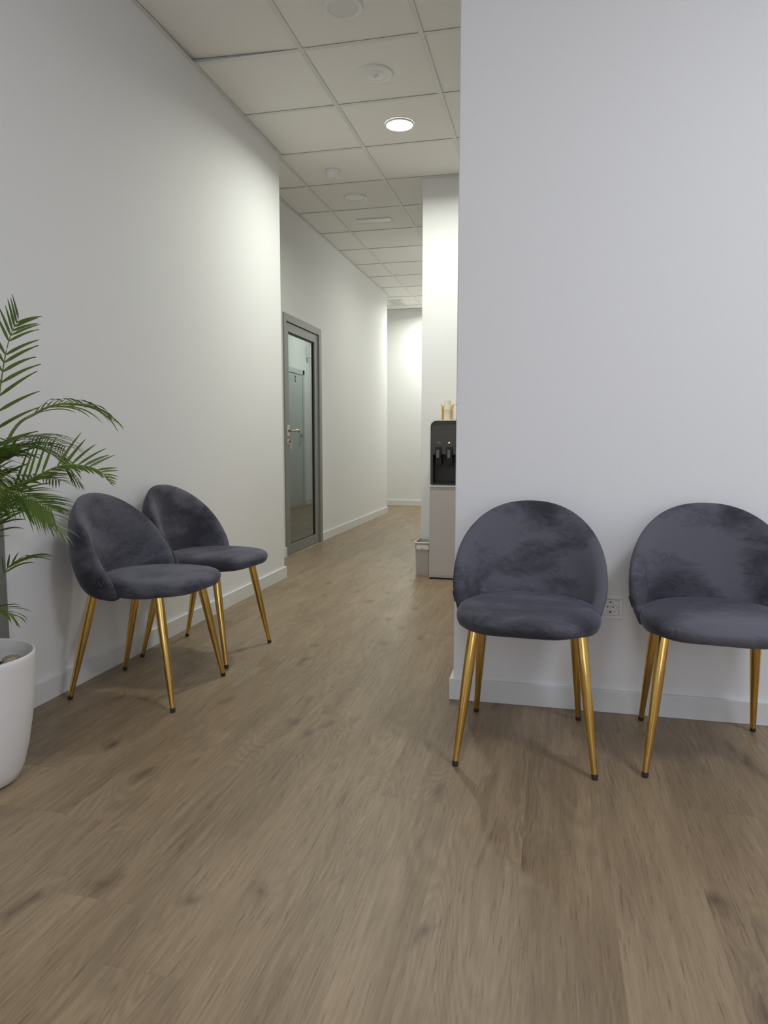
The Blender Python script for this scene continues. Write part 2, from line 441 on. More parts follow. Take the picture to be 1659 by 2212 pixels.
GY0, GY1, GZ0, GZ1 = 5.655, 6.325, .088, 1.870
leaf = obj('door_leaf', dl((XF - .052, XF, LY0, GY0, .008, LZ), (XF - .052, XF, GY1, LY1, .008, LZ), (XF - .052, XF, GY0, GY1, GZ1, LZ), (XF - .052, XF, GY0, GY1, .008, GZ0)), 'alu', d, bevel=.0015)
obj('glass_pane', dl((XF - .022, XF - .016, GY0 - .004, GY1 + .004, GZ0 - .004, GZ1 + .004)), 'glass', leaf)
e1 = .006
obj('glazing_bead', dl((XF - .0158, XF - .010, GY0, GY0 + e1, GZ0, GZ1), (XF - .0158, XF - .010, GY1 - .010, GY1, GZ0, GZ1), (XF - .0158, XF - .010, GY0 + e1, GY1 - .010, GZ1 - .012, GZ1), (XF - .0158, XF - .010, GY0 + e1, GY1 - .010, GZ0, GZ0 + e1)), 'gasket', leaf)
yc = (DY0 + DY1) / 2
bm = bmesh.new(); box(bm, 0, .010, 5.597 - yc, 5.637 - yc, .985 + .02, 1.10)
hd = obj('door_handle', bm, 'steel', leaf, bevel=.004)
bm = bmesh.new()
tube(bm, [(.008, 5.617 - yc, 1.052), (.045, 5.617 - yc, 1.052), (.056, 5.63 - yc, 1.054), (.058, 5.67 - yc, 1.06), (.056, 5.72 - yc, 1.058), (.048, 5.765 - yc, 1.045)], [.010, .010, .011, .010, .010, .008], 10)
obj('lever', bm, 'steel', hd, smooth=True)
bm = bmesh.new(); box(bm, 0, .006, 5.603 - yc, 5.631 - yc, .945, .985)
ky = obj('lock_plate', bm, 'steel', leaf, bevel=.003)
bm = bmesh.new()
box(bm, .006, .026, 5.6155 - yc, 5.618 - yc, .955, .968)
tube(bm, [(.026 + .010 * math.cos(a), 5.617 - yc, .957 + .010 * math.sin(a) - .004) for a in [k * math.pi / 6 for k in range(13)]], .0012, 5, False)
box(bm, .024, .026, 5.606 - yc, 5.616 - yc, .905, .950); box(bm, .027, .029, 5.618 - yc, 5.628 - yc, .900, .945)
o = obj('keys', bm, 'steel', ky); o['label'] = 'small keys hanging in the lock'
obj('threshold', dl((XF - .08, XF + .004, LY0 - .004, LY1 + .004, 0, .006)), 'steel', d)

# door_2: white door with a number at the end of the hall, seen mirrored in the glass door
d = empty('door_2', (XO, 9.57, 0)); d['kind'] = 'structure'
def ml(*bs): return boxes(*[(b[0] - XO, b[1] - XO, b[2] - 9.57, b[3] - 9.57, b[4], b[5]) for b in bs])
obj('door_frame', ml((XO - .016, XO, 9.03, 9.10, 0, 2.0), (XO - .016, XO, 10.04, 10.11, 0, 2.0), (XO - .016, XO, 9.03, 10.11, 1.93, 2.0)), 'paper_door', d, bevel=.002)
obj('door_leaf', ml((XO - .006, XO, 9.10, 10.04, .01, 1.93)), 'paper_door', d)
bm = bmesh.new(); tube(bm, [(-.006, 9.95 - 9.57, 1.04), (-.05, 9.95 - 9.57, 1.04), (-.055, 9.93 - 9.57, 1.04), (-.055, 9.83 - 9.57, 1.04)], .011, 8)
lathe(bm, [(0, 1.02), (.024, 1.02), (.024, 1.06), (0, 1.06)], 16, -.012, 9.95 - 9.57)
obj('door_handle', bm, 'steel', d)
# the digit 2
bm = bmesh.new()
yy = lambda s: 9.74 - 9.57 - s      # reads left to right for somebody facing +x
dig = [(-.020, 1.868), (-.014, 1.888), (0.002, 1.894), (.017, 1.884), (.019, 1.866), (.008, 1.845), (-.010, 1.826), (-.021, 1.812), (-.004, 1.812), (.022, 1.812)]
tube(bm, [(-.008, yy(a), z) for a, z in dig], .0042, 6)
obj('number_plate', bm, 'black', d)

# door_3: grey framed door in the near left wall, only its edge shows behind the palm
d = empty('door_3', (XL, 1.59, 0)); d['kind'] = 'structure'
obj('door_frame', boxes((0, .012, .38, .45, 0, 2.01), (0, .012, -.45, -.38, 0, 2.01), (0, .012, -.38, .38, 1.94, 2.01)), 'alu', d, bevel=.002)
obj('door_leaf', boxes((0, .006, -.376, .376, .008, 1.936)), 'alu', d)

# ------------------------------------------------------------------ chairs
SHELL_TOP = 0.776
def rimpt(s):
    a = abs(s); sg = 1 if s >= 0 else -1
    if a <= .74:
        al = math.radians(100) * a / .74
        sn_, cs_ = math.sin(al), math.cos(al)
        x = .246 * sn_ ** .89; z = .530 + .233 * math.copysign(abs(cs_) ** .89, cs_)
    else:
        k = (a - .74) / .26
        x = .2425 + (.222 - .2425) * k; z = .485 + (.418 - .485) * k
    dz = z - .442
    y = dz * .38 + .95 * dz * max(0, dz) + .014 * max(0, (z - .62) / .143) ** 2
    return Vector((sg * x, y, z))
def botpt(s):
    b = s * math.pi / 2
    sn, cs = math.sin(b), math.cos(b)
    x = math.copysign(abs(sn) ** .82, sn) * .213
    y = -.012 + .170 * abs(cs) ** .82
    return Vector((x, y, .396 + 0.0 * abs(s)))
def shell_mesh():
    bm = bmesh.new()
    NS, NT, TH = 40, 10, .038
    P = [[None] * (NT + 1) for _ in range(NS + 1)]
    P0 = [[None] * (NT + 1) for _ in range(NS + 1)]
    for i in range(NS + 1):
        s = -1 + 2 * i / NS
        c_, b_ = rimpt(s), botpt(s)
        for k in range(NT + 1):
            t = k / NT
            p = b_.lerp(c_, t)
            # outward bulge, stronger low down
            P0[i][k] = p.copy()
            out = Vector((p.x * .35, .22, 0))
            if out.length > 1e-5: out.normalize()
            bl = .058 * max(0, math.sin(math.pi * t ** .85)) ** .55 * (1 - abs(s) ** 3)
            P[i][k] = p + out * bl
    Nn = [[None] * (NT + 1) for _ in range(NS + 1)]
    for i in range(NS + 1):
        for k in range(NT + 1):
            a = P[min(i + 1, NS)][k] - P[max(i - 1, 0)][k]
            b = P[i][min(k + 1, NT)] - P[i][max(k - 1, 0)]
            n = a.cross(b)
            n = n.normalized() if n.length > 1e-9 else Vector((0, 1, 0))
            c = Vector((P[i][k].x, P[i][k].y + .05, 0))
            if n.dot(c) < 0: n = -n
            Nn[i][k] = n
    global TAG_AT
    best = min(((P[i][k], Nn[i][k], P[i][k + 1] - P[i][k]) for i in range(NS // 2) for k in range(1, NT)), key=lambda q: (q[0] - Vector((-.23, .035, .468))).length)
    TAG_AT = best
    outer = [[bm.verts.new(P[i][k]) for k in range(NT + 1)] for i in range(NS + 1)]
    inner = [[bm.verts.new(P0[i][k] - Nn[i][k] * TH * (1 - .12 * math.sin(math.pi * k / NT))) for k in range(NT + 1)] for i in range(NS + 1)]
    # rounded lip rings along the whole outline (rim + bottom)
    loop = [(i, NT) for i in range(NS + 1)] + [(i, 0) for i in range(NS, -1, -1)]
    def outdir(i, k):
        d_ = (P[i][NT] - P[i][0])
        d_ = d_.normalized() if d_.length > 1e-6 else Vector((0, 0, 1))
        if k == 0: d_ = -d_
        if i in (0, NS): d_ = (d_ * .5 + Vector((0, -1, 0))).normalized()
        return d_
    lips = []
    for q, (dep, ext) in enumerate(((.18, .009), (.5, .014), (.82, .009))):
        lips.append([bm.verts.new(P[i][k] - Nn[i][k] * TH * dep + outdir(i, k) * ext) for i, k in loop])
    for i in range(NS):
        for k in range(NT):
            bm.faces.new((outer[i][k], outer[i + 1][k], outer[i + 1][k + 1], outer[i][k + 1]))
            bm.faces.new((inner[i][k], inner[i][k + 1], inner[i + 1][k + 1], inner[i + 1][k]))
    O = [outer[i][k] for i, k in loop]; I = [inner[i][k] for i, k in loop]
    rings = [O] + lips + [I]
    n = len(loop)
    # side edges of the tips (columns i=0, NS) are short: walk them as part of the loop
    for A, B in zip(rings, rings[1:]):
        for q in range(n):
            r = (q + 1) % n
            bm.faces.new((A[q], A[r], B[r], B[q]))
    # close the two end columns
    for i in (0, NS):
        for (A, B) in ((outer, None), (inner, None)):
            pass
        bm.faces.new([outer[i][k] for k in range(NT + 1)])
        bm.faces.new([inner[i][k] for k in range(NT + 1)])
    bmesh.ops.triangulate(bm, faces=[f for f in bm.faces if len(f.verts) > 4])
    return bm
def seat_mesh():
    bm = bmesh.new()
    n = 56
    def ring(sc, z, dz=0):
        vs = []
        for i in range(n):
            a = 2 * math.pi * i / n
            cx, sy = math.cos(a), math.sin(a)
            e = 2.0 / 2.55
            if sy > 0: e = 2.0 / 2.15
            x = math.copysign(abs(cx) ** e, cx) * .2185 * sc
            yy_ = math.copysign(abs(sy) ** e, sy)
            y = (-.060 + yy_ * (.224 if yy_ < 0 else .232)) if True else 0
            y = -.060 + (y + .060) * sc
            x *= (1 - .10 * max(0, yy_) ** 2)
            zz = z + (.006 if False else 0) + dz * math.sin(a * 7 + 1.0) * .5
            # waterfall front, slight dish
            zz += .010 * max(0, -(y + .10)) / .18 * (1 if z < .44 else .0)
            vs.append(bm.verts.new((x, y, zz)))
        return vs
    R_ = [ring(.55, .402), ring(.86, .402, .002), ring(.945, .406, .003), ring(.985, .418, .001), ring(1.0, .435), ring(.99, .449), ring(.955, .460), ring(.87, .467), ring(.7, .470), ring(.4, .470)]
    for A, B in zip(R_, R_[1:]):
        for i in range(n): bm.faces.new((A[i], A[(i + 1) % n], B[(i + 1) % n], B[i]))
    c0 = bm.verts.new((0, -.06, .402)); c1 = bm.verts.new((0, -.06, .470))
    for i in range(n):
        bm.faces.new((R_[0][(i + 1) % n], R_[0][i], c0)); bm.faces.new((R_[-1][i], R_[-1][(i + 1) % n], c1))
    return bm
def copy_tree(o, parent=None, top=True):
    c = o.copy(); COL.objects.link(c)
    if parent: c.parent = parent
    for ch in list(o.children): copy_tree(ch, c, False)
    return c
def make_chair():
    root = empty('velvet_chair')
    obj('seat', seat_mesh(), 'velvet', root, smooth=True, sub=1)
    bk = obj('backrest', shell_mesh(), 'velvet', root, smooth=True, sub=1)
    # woven tag low on the chair's right-hand side of the shell
    bm = bmesh.new(); box(bm, -.0018, .0012, -.006, .006, -.017, .017)
    tg = obj('fabric_tag', bm, 'tag', bk); tg['label'] = 'small black woven tag'
    tp_, tn_, tu_ = TAG_AT
    xa = -tn_; up_ = Vector((0, -.45, -.9)).cross(xa).cross(xa).normalized(); up_ = up_ if up_.z > 0 else -up_
    ya = up_.cross(xa).normalized()
    tg.matrix_local = Matrix((( xa.x, ya.x, up_.x, tp_.x + tn_.x * .0005), (xa.y, ya.y, up_.y, tp_.y + tn_.y * .0005), (xa.z, ya.z, up_.z, tp_.z + tn_.z * .0005), (0, 0, 0, 1)))
    bm = bmesh.new(); rr = random.Random(3)
    z = -.012
    while z < .012:
        h = rr.uniform(.0012, .0026); box(bm, -.0024, -.0018, -.0022, .0022, z, z + h); z += h + .0012
    obj('tag_stitching', bm, 'tag_text', tg)
    for sx, ft, tp in ((-1, (.2025, -.222), (.156, -.150)), (1, (.2025, -.222), (.156, -.150)), (-1, (.178, .222), (.148, .120)), (1, (.178, .222), (.148, .120))):
        f3 = Vector((sx * ft[0], ft[1], 0)); t3 = Vector((sx * tp[0], tp[1], .413))
        u = (t3 - f3)
        bm = bmesh.new()
        tube(bm, [f3 + u * k for k in (.035, .2, .45, .7, .85, .985)], [.0090, .0110, .0142, .0168, .0172, .0172], 24)
        lg = obj('leg', bm, 'gold', root, smooth=True, bevel=0)
        e = lg.modifiers.new('edge', 'EDGE_SPLIT'); e.split_angle = math.radians(50)
        bm = bmesh.new()
        tube(bm, [Vector((f3.x, f3.y, .0)), f3 + u * .02, f3 + u * .036], [.0085, .0096, .0098], 16)
        cp = obj('foot_cap', bm, 'rubber', lg); cp['label'] = 'dark plastic foot cap'
    return root
chair = make_chair()
CH = [(-.060, 2.262, .8, 'grey velvet chair with gold legs at the free end of the right wall', 'chairs along the right wall'),
      (.497, 2.306, -2.0, 'grey velvet chair cut off by the right edge of the photo', 'chairs along the right wall'),
      (-1.523, 2.426, 90, 'grey velvet chair on gold legs beside the potted palm', 'chairs along the left wall'),
      (-1.539, 2.943, 85.5, 'grey velvet chair nearer the hallway, partly hidden behind another', 'chairs along the left wall')]
for k, (x, y, rz, lab, gr) in enumerate(CH):
    o = chair if k == 0 else copy_tree(chair)
    o.location = (x, y, 0); o.rotation_euler = (0, 0, math.radians(rz))
    tag(o, lab, 'chair', gr)

# ------------------------------------------------------------------ wall socket between the right-hand chairs
sk = empty('wall_socket', (.218, YR, .384)); tag(sk, 'white square wall socket low on the wall between two chairs', 'socket')
obj('frame', boxes((-.041, .041, -.008, 0, -.041, -.028), (-.041, .041, -.008, 0, .028, .041), (-.041, -.028, -.008, 0, -.028, .028), (.028, .041, -.008, 0, -.028, .028)), 'plastic', sk, bevel=.0015)
bm = bmesh.new()
def disc_y(bm, r0, y0, r1, y1, n=32):
    a = [bm.verts.new((r0 * math.cos(2 * math.pi * i / n), y0, r0 * math.sin(2 * math.pi * i / n))) for i in range(n)]
    b = [bm.verts.new((r1 * math.cos(2 * math.pi * i / n), y1, r1 * math.sin(2 * math.pi * i / n))) for i in range(n)]
    for i in range(n): bm.faces.new((a[i], a[(i + 1) % n], b[(i + 1) % n], b[i]))
    return a, b
n = 32
sq = []
for i in range(n):
    a = 2 * math.pi * i / n; c_, s_ = math.cos(a), math.sin(a); k = .0272 / max(abs(c_), abs(s_))
    sq.append(bm.verts.new((k * c_, -.010, k * s_)))
a, b_ = disc_y(bm, .0215, -.010, .0205, -.0015)
for i in range(n): bm.faces.new((sq[i], sq[(i + 1) % n], a[(i + 1) % n], a[i]))
bm.faces.new(b_)
obj('outlet_face', bm, 'plastic', sk)
bm = bmesh.new()
for x in (-.0095, .0095, 0): 
    r = .0026 if x else .0016
    vs = [bm.verts.new((x + r * math.cos(t_ * math.pi / 6), -.0022, r * math.sin(t_ * math.pi / 6))) for t_ in range(12)]
    bm.faces.new(vs)
box(bm, -.0022, .0022, -.006, -.0018, .0165, .0200); box(bm, -.0022, .0022, -.006, -.0018, -.0200, -.0145)
obj('contact_holes', bm, 'hole', sk)

# ------------------------------------------------------------------ ceiling fittings
def downlight(x, y, label, lit=False, group='round downlights in the ceiling tiles', power=P_LAMP):
    r = empty('ceiling_downlight', (x, y, CEIL)); tag(r, label, 'ceiling light', group)
    bm = bmesh.new()
    ri = .079 if lit else .067
    lathe(bm, [(ri, .012), (ri, -.004), (ri + .002, -.007), (.085, -.006), (.0885, -.001), (.0885, .003)], 48)
    obj('trim_ring', bm, 'plastic', r, smooth=True)
    bm = bmesh.new()
    lathe(bm, [(0, -.0035), (ri, -.0035), (ri, .004), (0, .004)], 48)
    obj('diffuser', bm, 'lamp' if lit else 'plastic_grey', r)
    if lit:
        l = area('downlight_light', (0, 0, -.012), (0, 0, 0), .13, .13, power, WARM, 'DISK', math.radians(165))
        l.parent = r
downlight(-.942, 3.207, 'unlit round downlight cut by the top edge of the photo')
downlight(-.942, 4.412, 'glowing round downlight, the bright one in view', True)
downlight(-1.550, 5.604, 'small unlit round downlight beyond the smoke detector')
# lit downlights that stand just out of sight: over the cooler alcove and at the hall end
downlight(-.342, 4.60, 'lit round downlight above the water cooler alcove', True, power=9)
downlight(-1.542, 9.796, 'lit round downlight near the far end of the hall', True, power=26)
downlight(-.942, 7.396, 'added unseen downlight that brightens the middle of the hall', True, power=8)  # extra lamp added out of view to lift the hall's brightness

for px_, py_, pw_ in PANELS:  # fittings for the added stand-in panels, out of view
    r = empty('standin_panel', (px_, py_, CEIL)); tag(r, 'added square panel standing in for an unseen cool reception downlight', 'ceiling light', 'added stand-in panels')
    obj('frame', boxes((-.298, .298, -.298, -.283, -.006, .002), (-.298, .298, .283, .298, -.006, .002), (-.298, -.283, -.283, .283, -.006, .002), (.283, .298, -.283, .283, -.006, .002)), 'plastic', r)
    obj('diffuser', boxes((-.283, .283, -.283, .283, -.003, .002)), 'lamp', r)

r = empty('ceiling_speaker', (-.943, 3.800, CEIL)); tag(r, 'white round ceiling disc with a small centre button, between two downlights', 'ceiling sensor')
bm = bmesh.new(); lathe(bm, [(0, -.008), (.050, -.008), (.056, -.0045), (.062, -.0055), (.088, -.0035), (.0935, .0005), (.0935, .003)], 56)
obj('cover_disc', bm, 'plastic', r, smooth=True)
bm = bmesh.new(); lathe(bm, [(.013, -.007), (.013, -.012), (.009, -.015), (0, -.015)], 24)
ce = obj('centre_button', bm, 'plastic', r, smooth=True)
bm = bmesh.new(); lathe(bm, [(0, -.0165), (.003, -.0165), (.003, -.014)], 10, 0, -.004); lathe(bm, [(0, -.0165), (.0022, -.0165), (.0022, -.014)], 10, .003, .005)
obj('sensor_dot', bm, 'print', ce)

r = empty('smoke_detector', (-1.558, 5.037, CEIL)); tag(r, 'white domed smoke detector hanging under a ceiling tile', 'smoke detector')
bm = bmesh.new(); lathe(bm, [(.052, .002), (.052, -.016), (.046, -.021), (0, -.021)], 36); obj('mounting_base', bm, 'plastic', r, smooth=False, bevel=.002)
bm = bmesh.new(); lathe(bm, [(.040, -.019), (.040, -.030), (.034, -.042), (.020, -.049), (0, -.051)], 36); obj('sensor_head', bm, 'plastic', r, smooth=True)
bm = bmesh.new(); lathe(bm, [(.0205, -.048), (.0205, -.054), (0, -.055)], 24); obj('grey_cap', bm, 'plastic_grey', r)

r = empty('emergency_light', (-1.544, 6.214, CEIL)); tag(r, 'flush rectangular white ceiling panel beyond the unlit downlight', 'emergency light')
obj('frame', boxes((-.150, .150, -.060, -.052, -.005, .002), (-.150, .150, .052, .060, -.005, .002), (-.150, -.142, -.052, .052, -.005, .002), (.142, .150, -.052, .052, -.005, .002)), 'plastic', r, bevel=.001)
obj('diffuser', boxes((-.142, .142, -.052, .052, -.002, .002)), 'plastic_grey', r)

r = empty('air_vent', (-2.138, 9.845, CEIL)); tag(r, 'slatted square air vent in the farthest ceiling tile', 'air vent')
obj('backing', boxes((-.095, .095, -.16, .16, -.001, .002)), 'print', r)
obj('frame', boxes((-.108, .108, -.175, -.155, -.006, .002), (-.108, .108, .155, .175, -.006, .002), (-.108, -.092, -.155, .155, -.006, .002), (.092, .108, -.155, .155, -.006, .002)), 'plastic', r)
for k in range(5):
    x = -.075 + k * .0375
    obj('slat', boxes((x - .011, x + .011, -.155, .155, -.005, -.002)), 'plastic', r)

r = empty('exit_light', (-.80, 10.25, 2.28)); tag(r, 'small box light high in the hall corner, mirrored in the glass door', 'emergency light')
obj('housing', boxes((0, .08, -.03, .03, -.08, .08)), 'plastic_grey', r, bevel=.004)
obj('lamp_spot', boxes((-.004, 0, -.012, .012, -.015, .015)), 'black', r)

# ------------------------------------------------------------------ water cooler
CX0, CX1, CY0, CY1, CT = -.820, -.515, 4.870, 5.195, 1.114
r = empty('water_cooler', ((CX0 + CX1) / 2, (CY0 + CY1) / 2, 0)); tag(r, 'tall white water cooler with dark grey front panel and two taps', 'water cooler')
ox, oy = (CX0 + CX1) / 2, (CY0 + CY1) / 2
def cl(*bs): return boxes(*[(b[0] - ox, b[1] - ox, b[2] - oy, b[3] - oy, b[4], b[5]) for b in bs])
def rr_outline(x0, x1, z0, z1, rt, rb, y, n=6):
    pts = []
    def arc(cx, cz, r_, a0):
        for k in range(n + 1):
            a = a0 + k * (math.pi / 2) / n
            pts.append((cx + r_ * math.cos(a), y, cz + r_ * math.sin(a)))
    arc(x1 - rt, z1 - rt, rt, 0); arc(x0 + rt, z1 - rt, rt, math.pi / 2)
    arc(x0 + rb, z0 + rb, rb, math.pi); arc(x1 - rb, z0 + rb, rb, 1.5 * math.pi)
    return pts
obj('base_plinth', cl((CX0 + .006, CX1 - .006, CY0 + .008, CY1 - .01, 0, .016)), 'black', r)
lb = obj('lower_body', cl((CX0 + .001, CX1 - .001, CY0 + .002, CY1, .012, .652)), 'cooler', r, bevel=.003)
obj('service_panel', cl((CX0 + .014, CX1 - .014, CY0, CY0 + .003, .03, .622)), 'cooler', lb, bevel=.001)
# upper body: rear box, side cheeks and top of the silver shell around the dark panel
RZ0, RZ1, RXA, RXB = .672, .877, CX0 + .022, CX1 - .022
bm = bmesh.new(); extrude_poly(bm, rr_outline(CX0 - ox, CX1 - ox, .652, CT, .045, .006, CY0 + .14 - oy), (0, CY1 - CY0 - .14, 0))
ub = obj('upper_body', bm, 'cooler_edge', r)
def ring_extrude(bm, outer, inner, dy):
    n = len(outer)
    A = [bm.verts.new(p) for p in outer]; B = [bm.verts.new(p) for p in inner]
    C = [bm.verts.new((p[0], p[1] + dy, p[2])) for p in outer]; D = [bm.verts.new((p[0], p[1] + dy, p[2])) for p in inner]
    for i in range(n):
        j = (i + 1) % n
        bm.faces.new((A[i], A[j], B[j], B[i])); bm.faces.new((C[i], D[i], D[j], C[j]))
        bm.faces.new((A[i], C[i], C[j], A[j])); bm.faces.new((B[i], B[j], D[j], D[i]))
bm = bmesh.new()
ring_extrude(bm, rr_outline(CX0 - ox, CX1 - ox, .652, CT, .045, .016, CY0 - .004 - oy), rr_outline(CX0 + .006 - ox, CX1 - .006 - ox, .661, CT - .007, .040, .013, CY0 - .004 - oy), .144)
obj('silver_rim', bm, 'cooler_edge', r)
# dark front: a ring around the recess + the recess walls
bm = bmesh.new()
ring_extrude(bm, rr_outline(CX0 + .005 - ox, CX1 - .005 - ox, .658, CT - .006, .040, .013, CY0 + .003 - oy),
             rr_outline(RXA - ox, RXB - ox, RZ0, RZ1, .010, .004, CY0 + .003 - oy), .012)
fp = obj('front_panel', bm, 'panel', r)
bm = bmesh.new()
ring_extrude(bm, rr_outline(RXA - .004 - ox, RXB + .004 - ox, RZ0 - .004, RZ1 + .004, .012, .006, CY0 + .0152 - oy),
             rr_outline(RXA - ox, RXB - ox, RZ0, RZ1, .010, .004, CY0 + .0152 - oy), .105)
box(bm, RXA - ox - .004, RXB - ox + .004, CY0 + .115 - oy, CY0 + .12 - oy, RZ0, RZ1)
obj('dispensing_recess', bm, 'recess', r)
obj('drip_tray', cl((RXA + .004, RXB - .004, CY0 + .006, CY0 + .10, RZ0 + .001, RZ0 + .010)), 'black', r, bevel=.002)
for x in (-.7595, -.683):
    bm = bmesh.new(); box(bm, x - .0225 - ox, x + .0225 - ox, CY0 - .014 - oy, CY0 + .016 - oy, .862, .930); box(bm, x - .020 - ox, x + .022 - ox, CY0 + .004 - oy, CY0 + .05 - oy, .800, .878)
    tp = obj('tap', bm, 'black', r, bevel=.005)
    obj('tap_lever', cl((x - .0105, x + .0105, CY0 - .024, CY0 - .014, .852, .908)), 'chrome', tp, bevel=.002)
bm = bmesh.new(); lathe(bm, [(0, -.002), (.0045, -.002), (.0045, .002)], 16)
bmesh.ops.rotate(bm, verts=bm.verts, cent=(0, 0, 0), matrix=Matrix.Rotation(math.radians(90), 3, 'X'))
bmesh.ops.translate(bm, verts=bm.verts, vec=(-.685 - ox, CY0 + .002 - oy, .957))
o = obj('indicator_light', bm, 'led', fp); o['label'] = 'small glowing amber indicator light'
bm = bmesh.new()
yf = CY0 + .0022 - oy; x = -.7595 - ox
ring_extrude(bm, rr_outline(x - .016, x + .018, .948, .966, .002, .002, yf, 2), rr_outline(x - .0153, x + .0173, .9487, .9653, .0015, .0015, yf, 2), .0008)
for k, (a, b2) in enumerate(((-.012, -.006), (-.003, .004), (.007, .013))): box(bm, x + a, x + b2, yf, yf + .0008, .955, .9575 + .002 * (k % 2))
box(bm, x - .003, x + .012, yf, yf + .0008, .960, .9615)
obj('tap_symbols', bm, 'print', fp)

# paper cups in gold channels on top of the cooler
def holder(x, y, label, name='cup_holder'):
    r = empty(name, (x, y, CT)); tag(r, label, 'cup holder', 'gold cup holders on the cooler')
    for sx in (-1, 1):
        bm = bmesh.new()
        prof = [(.031, 0), (.031, .094), (.034, .102), (.041, .109)]
        a = [(sx * px, -.022, z) for px, z in prof]; b = [(sx * (px + .0075), -.022, z) for px, z in prof[::-1]]
        extrude_poly(bm, a + b, (0, .05, 0))
        obj('side_channel', bm, 'gold_acrylic', r)
    obj('back_plate', boxes((-.0355, .0355, .028, .032, 0, .095)), 'gold_acrylic', r)
    obj('base', boxes((-.0355, .0355, -.022, .032, 0, .003)), 'gold_acrylic', r)
    return r
holder(-.717, 5.0, 'gold cup holder with stacked paper cups on top of the cooler')
holder(-.612, 5.0, 'second gold cup holder, almost hidden behind the right wall')
def cup_mesh():
    bm = bmesh.new()
    lathe(bm, [(0, .060), (.0225, .060), (.0232, .062), (.0295, .003), (.0305, .0035), (.0308, 0), (.0290, 0), (.0285, .002), (.0218, .058), (0, .058)], 32)
    return bm
cup = obj('paper_cup', cup_mesh(), 'cup', smooth=False)
NC = 9
for k in range(NC):
    o = cup if k == 0 else cup.copy()
    if k: COL.objects.link(o)
    o.location = (-.717, 4.998, CT + .0032 + k * .0088)
    if k == NC - 1: tag(o, 'upturned cream paper cup, topmost of the stack on the cooler', 'cup', 'stacked paper cups')
    else: tag(o, 'cream paper cup lower in the stack between the gold channels', 'cup', 'stacked paper cups')

# ------------------------------------------------------------------ waste bin beside the cooler
BX, BY = -.889, 5.105
r = empty('waste_bin', (BX, BY, 0)); tag(r, 'small translucent white waste bin half hidden behind the cooler', 'waste bin')
BX2 = .015
bm = bmesh.new()
def rrect(bm, hx, hy, z, rad, n=5):
    vs = []
    for cx, cy, a0 in ((hx - rad, hy - rad, 0), (-hx + rad, hy - rad, 90), (-hx + rad, -hy + rad, 180), (hx - rad, -hy + rad, 270)):
        for k in range(n + 1):
            a = math.radians(a0 + 90 * k / n); vs.append(bm.verts.new((cx + rad * math.cos(a), cy + rad * math.sin(a), z)))
    return vs
def loft(bm, R_):
    for A, B in zip(R_, R_[1:]):
        m_ = len(A)
        for i in range(m_): bm.faces.new((A[i], A[(i + 1) % m_], B[(i + 1) % m_], B[i]))
R_ = [rrect(bm, .050, .098, .0, .014), rrect(bm, .056, .110, .236, .016), rrect(bm, .054, .108, .236, .016), rrect(bm, .048, .096, .004, .013)]
loft(bm, R_); bm.faces.new(R_[0][::-1]); bm.faces.new(R_[-1])
obj('bin_body', bm, 'bin', r, smooth=False)
bm = bmesh.new()
R_ = [rrect(bm, .055, .109, .232, .016), rrect(bm, .061, .115, .234, .018), rrect(bm, .062, .116, .240, .018), rrect(bm, .054, .108, .242, .016)]
loft(bm, R_ + [R_[0]]); obj('bin_rim', bm, 'plastic', r)
bm = bmesh.new()
extrude_poly(bm, rr_outline(-.045, .047, .188, .220, .010, .010, -.1125), (0, .004, 0)); 
hr = obj('hand_grip', bm, 'plastic', r, bevel=.001); hr['label'] = 'bright moulded hand grip'
bm = bmesh.new(); box(bm, -.008, .008, -.1135, -.1126, .193, .198); obj('grip_mark', bm, 'print', hr)

# ------------------------------------------------------------------ palm in a white pot
PX, PY, PZ, PR = -1.575, 1.617, .375, .167
r = empty('flower_pot', (PX, PY, 0)); tag(r, 'white tapered plastic flower pot at the left edge, palm inside', 'flower pot')
bm = bmesh.new()
lathe(bm, [(0, 0), (.095, 0), (.112, .010), (.126, .040), (.141, .100), (.154, .180), (.162, .260), (.1665, .340), (.168, .362), (.1672, .372), (.1640, .375), (.1600, .371), (.158, .340), (.150, .300), (0, .300)], 72)
obj('pot_shell', bm, 'pot', r, smooth=True)
bm = bmesh.new(); lathe(bm, [(0, .318), (.09, .316), (.154, .308), (.150, .301)], 40)
for v in bm.verts: v.co.z += .006 * noise.noise(v.co * 30)
so = obj('potting_soil', bm, 'soil', r, smooth=True)
rk = random.Random(11)
def rock_mesh(seed, s):
    bm = bmesh.new(); bmesh.ops.create_icosphere(bm, subdivisions=3, radius=1)
    for v in bm.verts:
        k = 1 + .45 * noise.noise(v.co * 1.1 + Vector((seed, 0, 0))) + .12 * noise.noise(v.co * 3.0 + Vector((seed, 5, 0)))
        v.co = Vector((v.co.x * s[0], v.co.y * s[1], v.co.z * s[2])) * k
    return bm
rocks = [(-.005 + PX + .105, PY + .030, .040, .026, .016, 25), (PX + .062, PY + .085, .030, .022, .014, 80), (PX + .120, PY - .035, .030, .020, .014, -20), (PX + .040, PY - .095, .034, .022, .015, 10), (PX + .03, PY + .125, .022, .016, .012, 50), (PX - .05, PY - .09, .03, .02, .014, 120), (PX - .10, PY + .03, .028, .020, .013, 70), (PX + .07, PY + .02, .024, .018, .013, 40)]
lb_ = ['large pale brown rock lying on the soil in the pot', 'white rock leaning at the back of the pot', 'brown rock at the front right of the soil', 'brown rock at the front of the soil', 'small rock near the back rim', 'rock at the left front of the soil', 'rock at the left of the soil', 'small rock beside the large pale one']
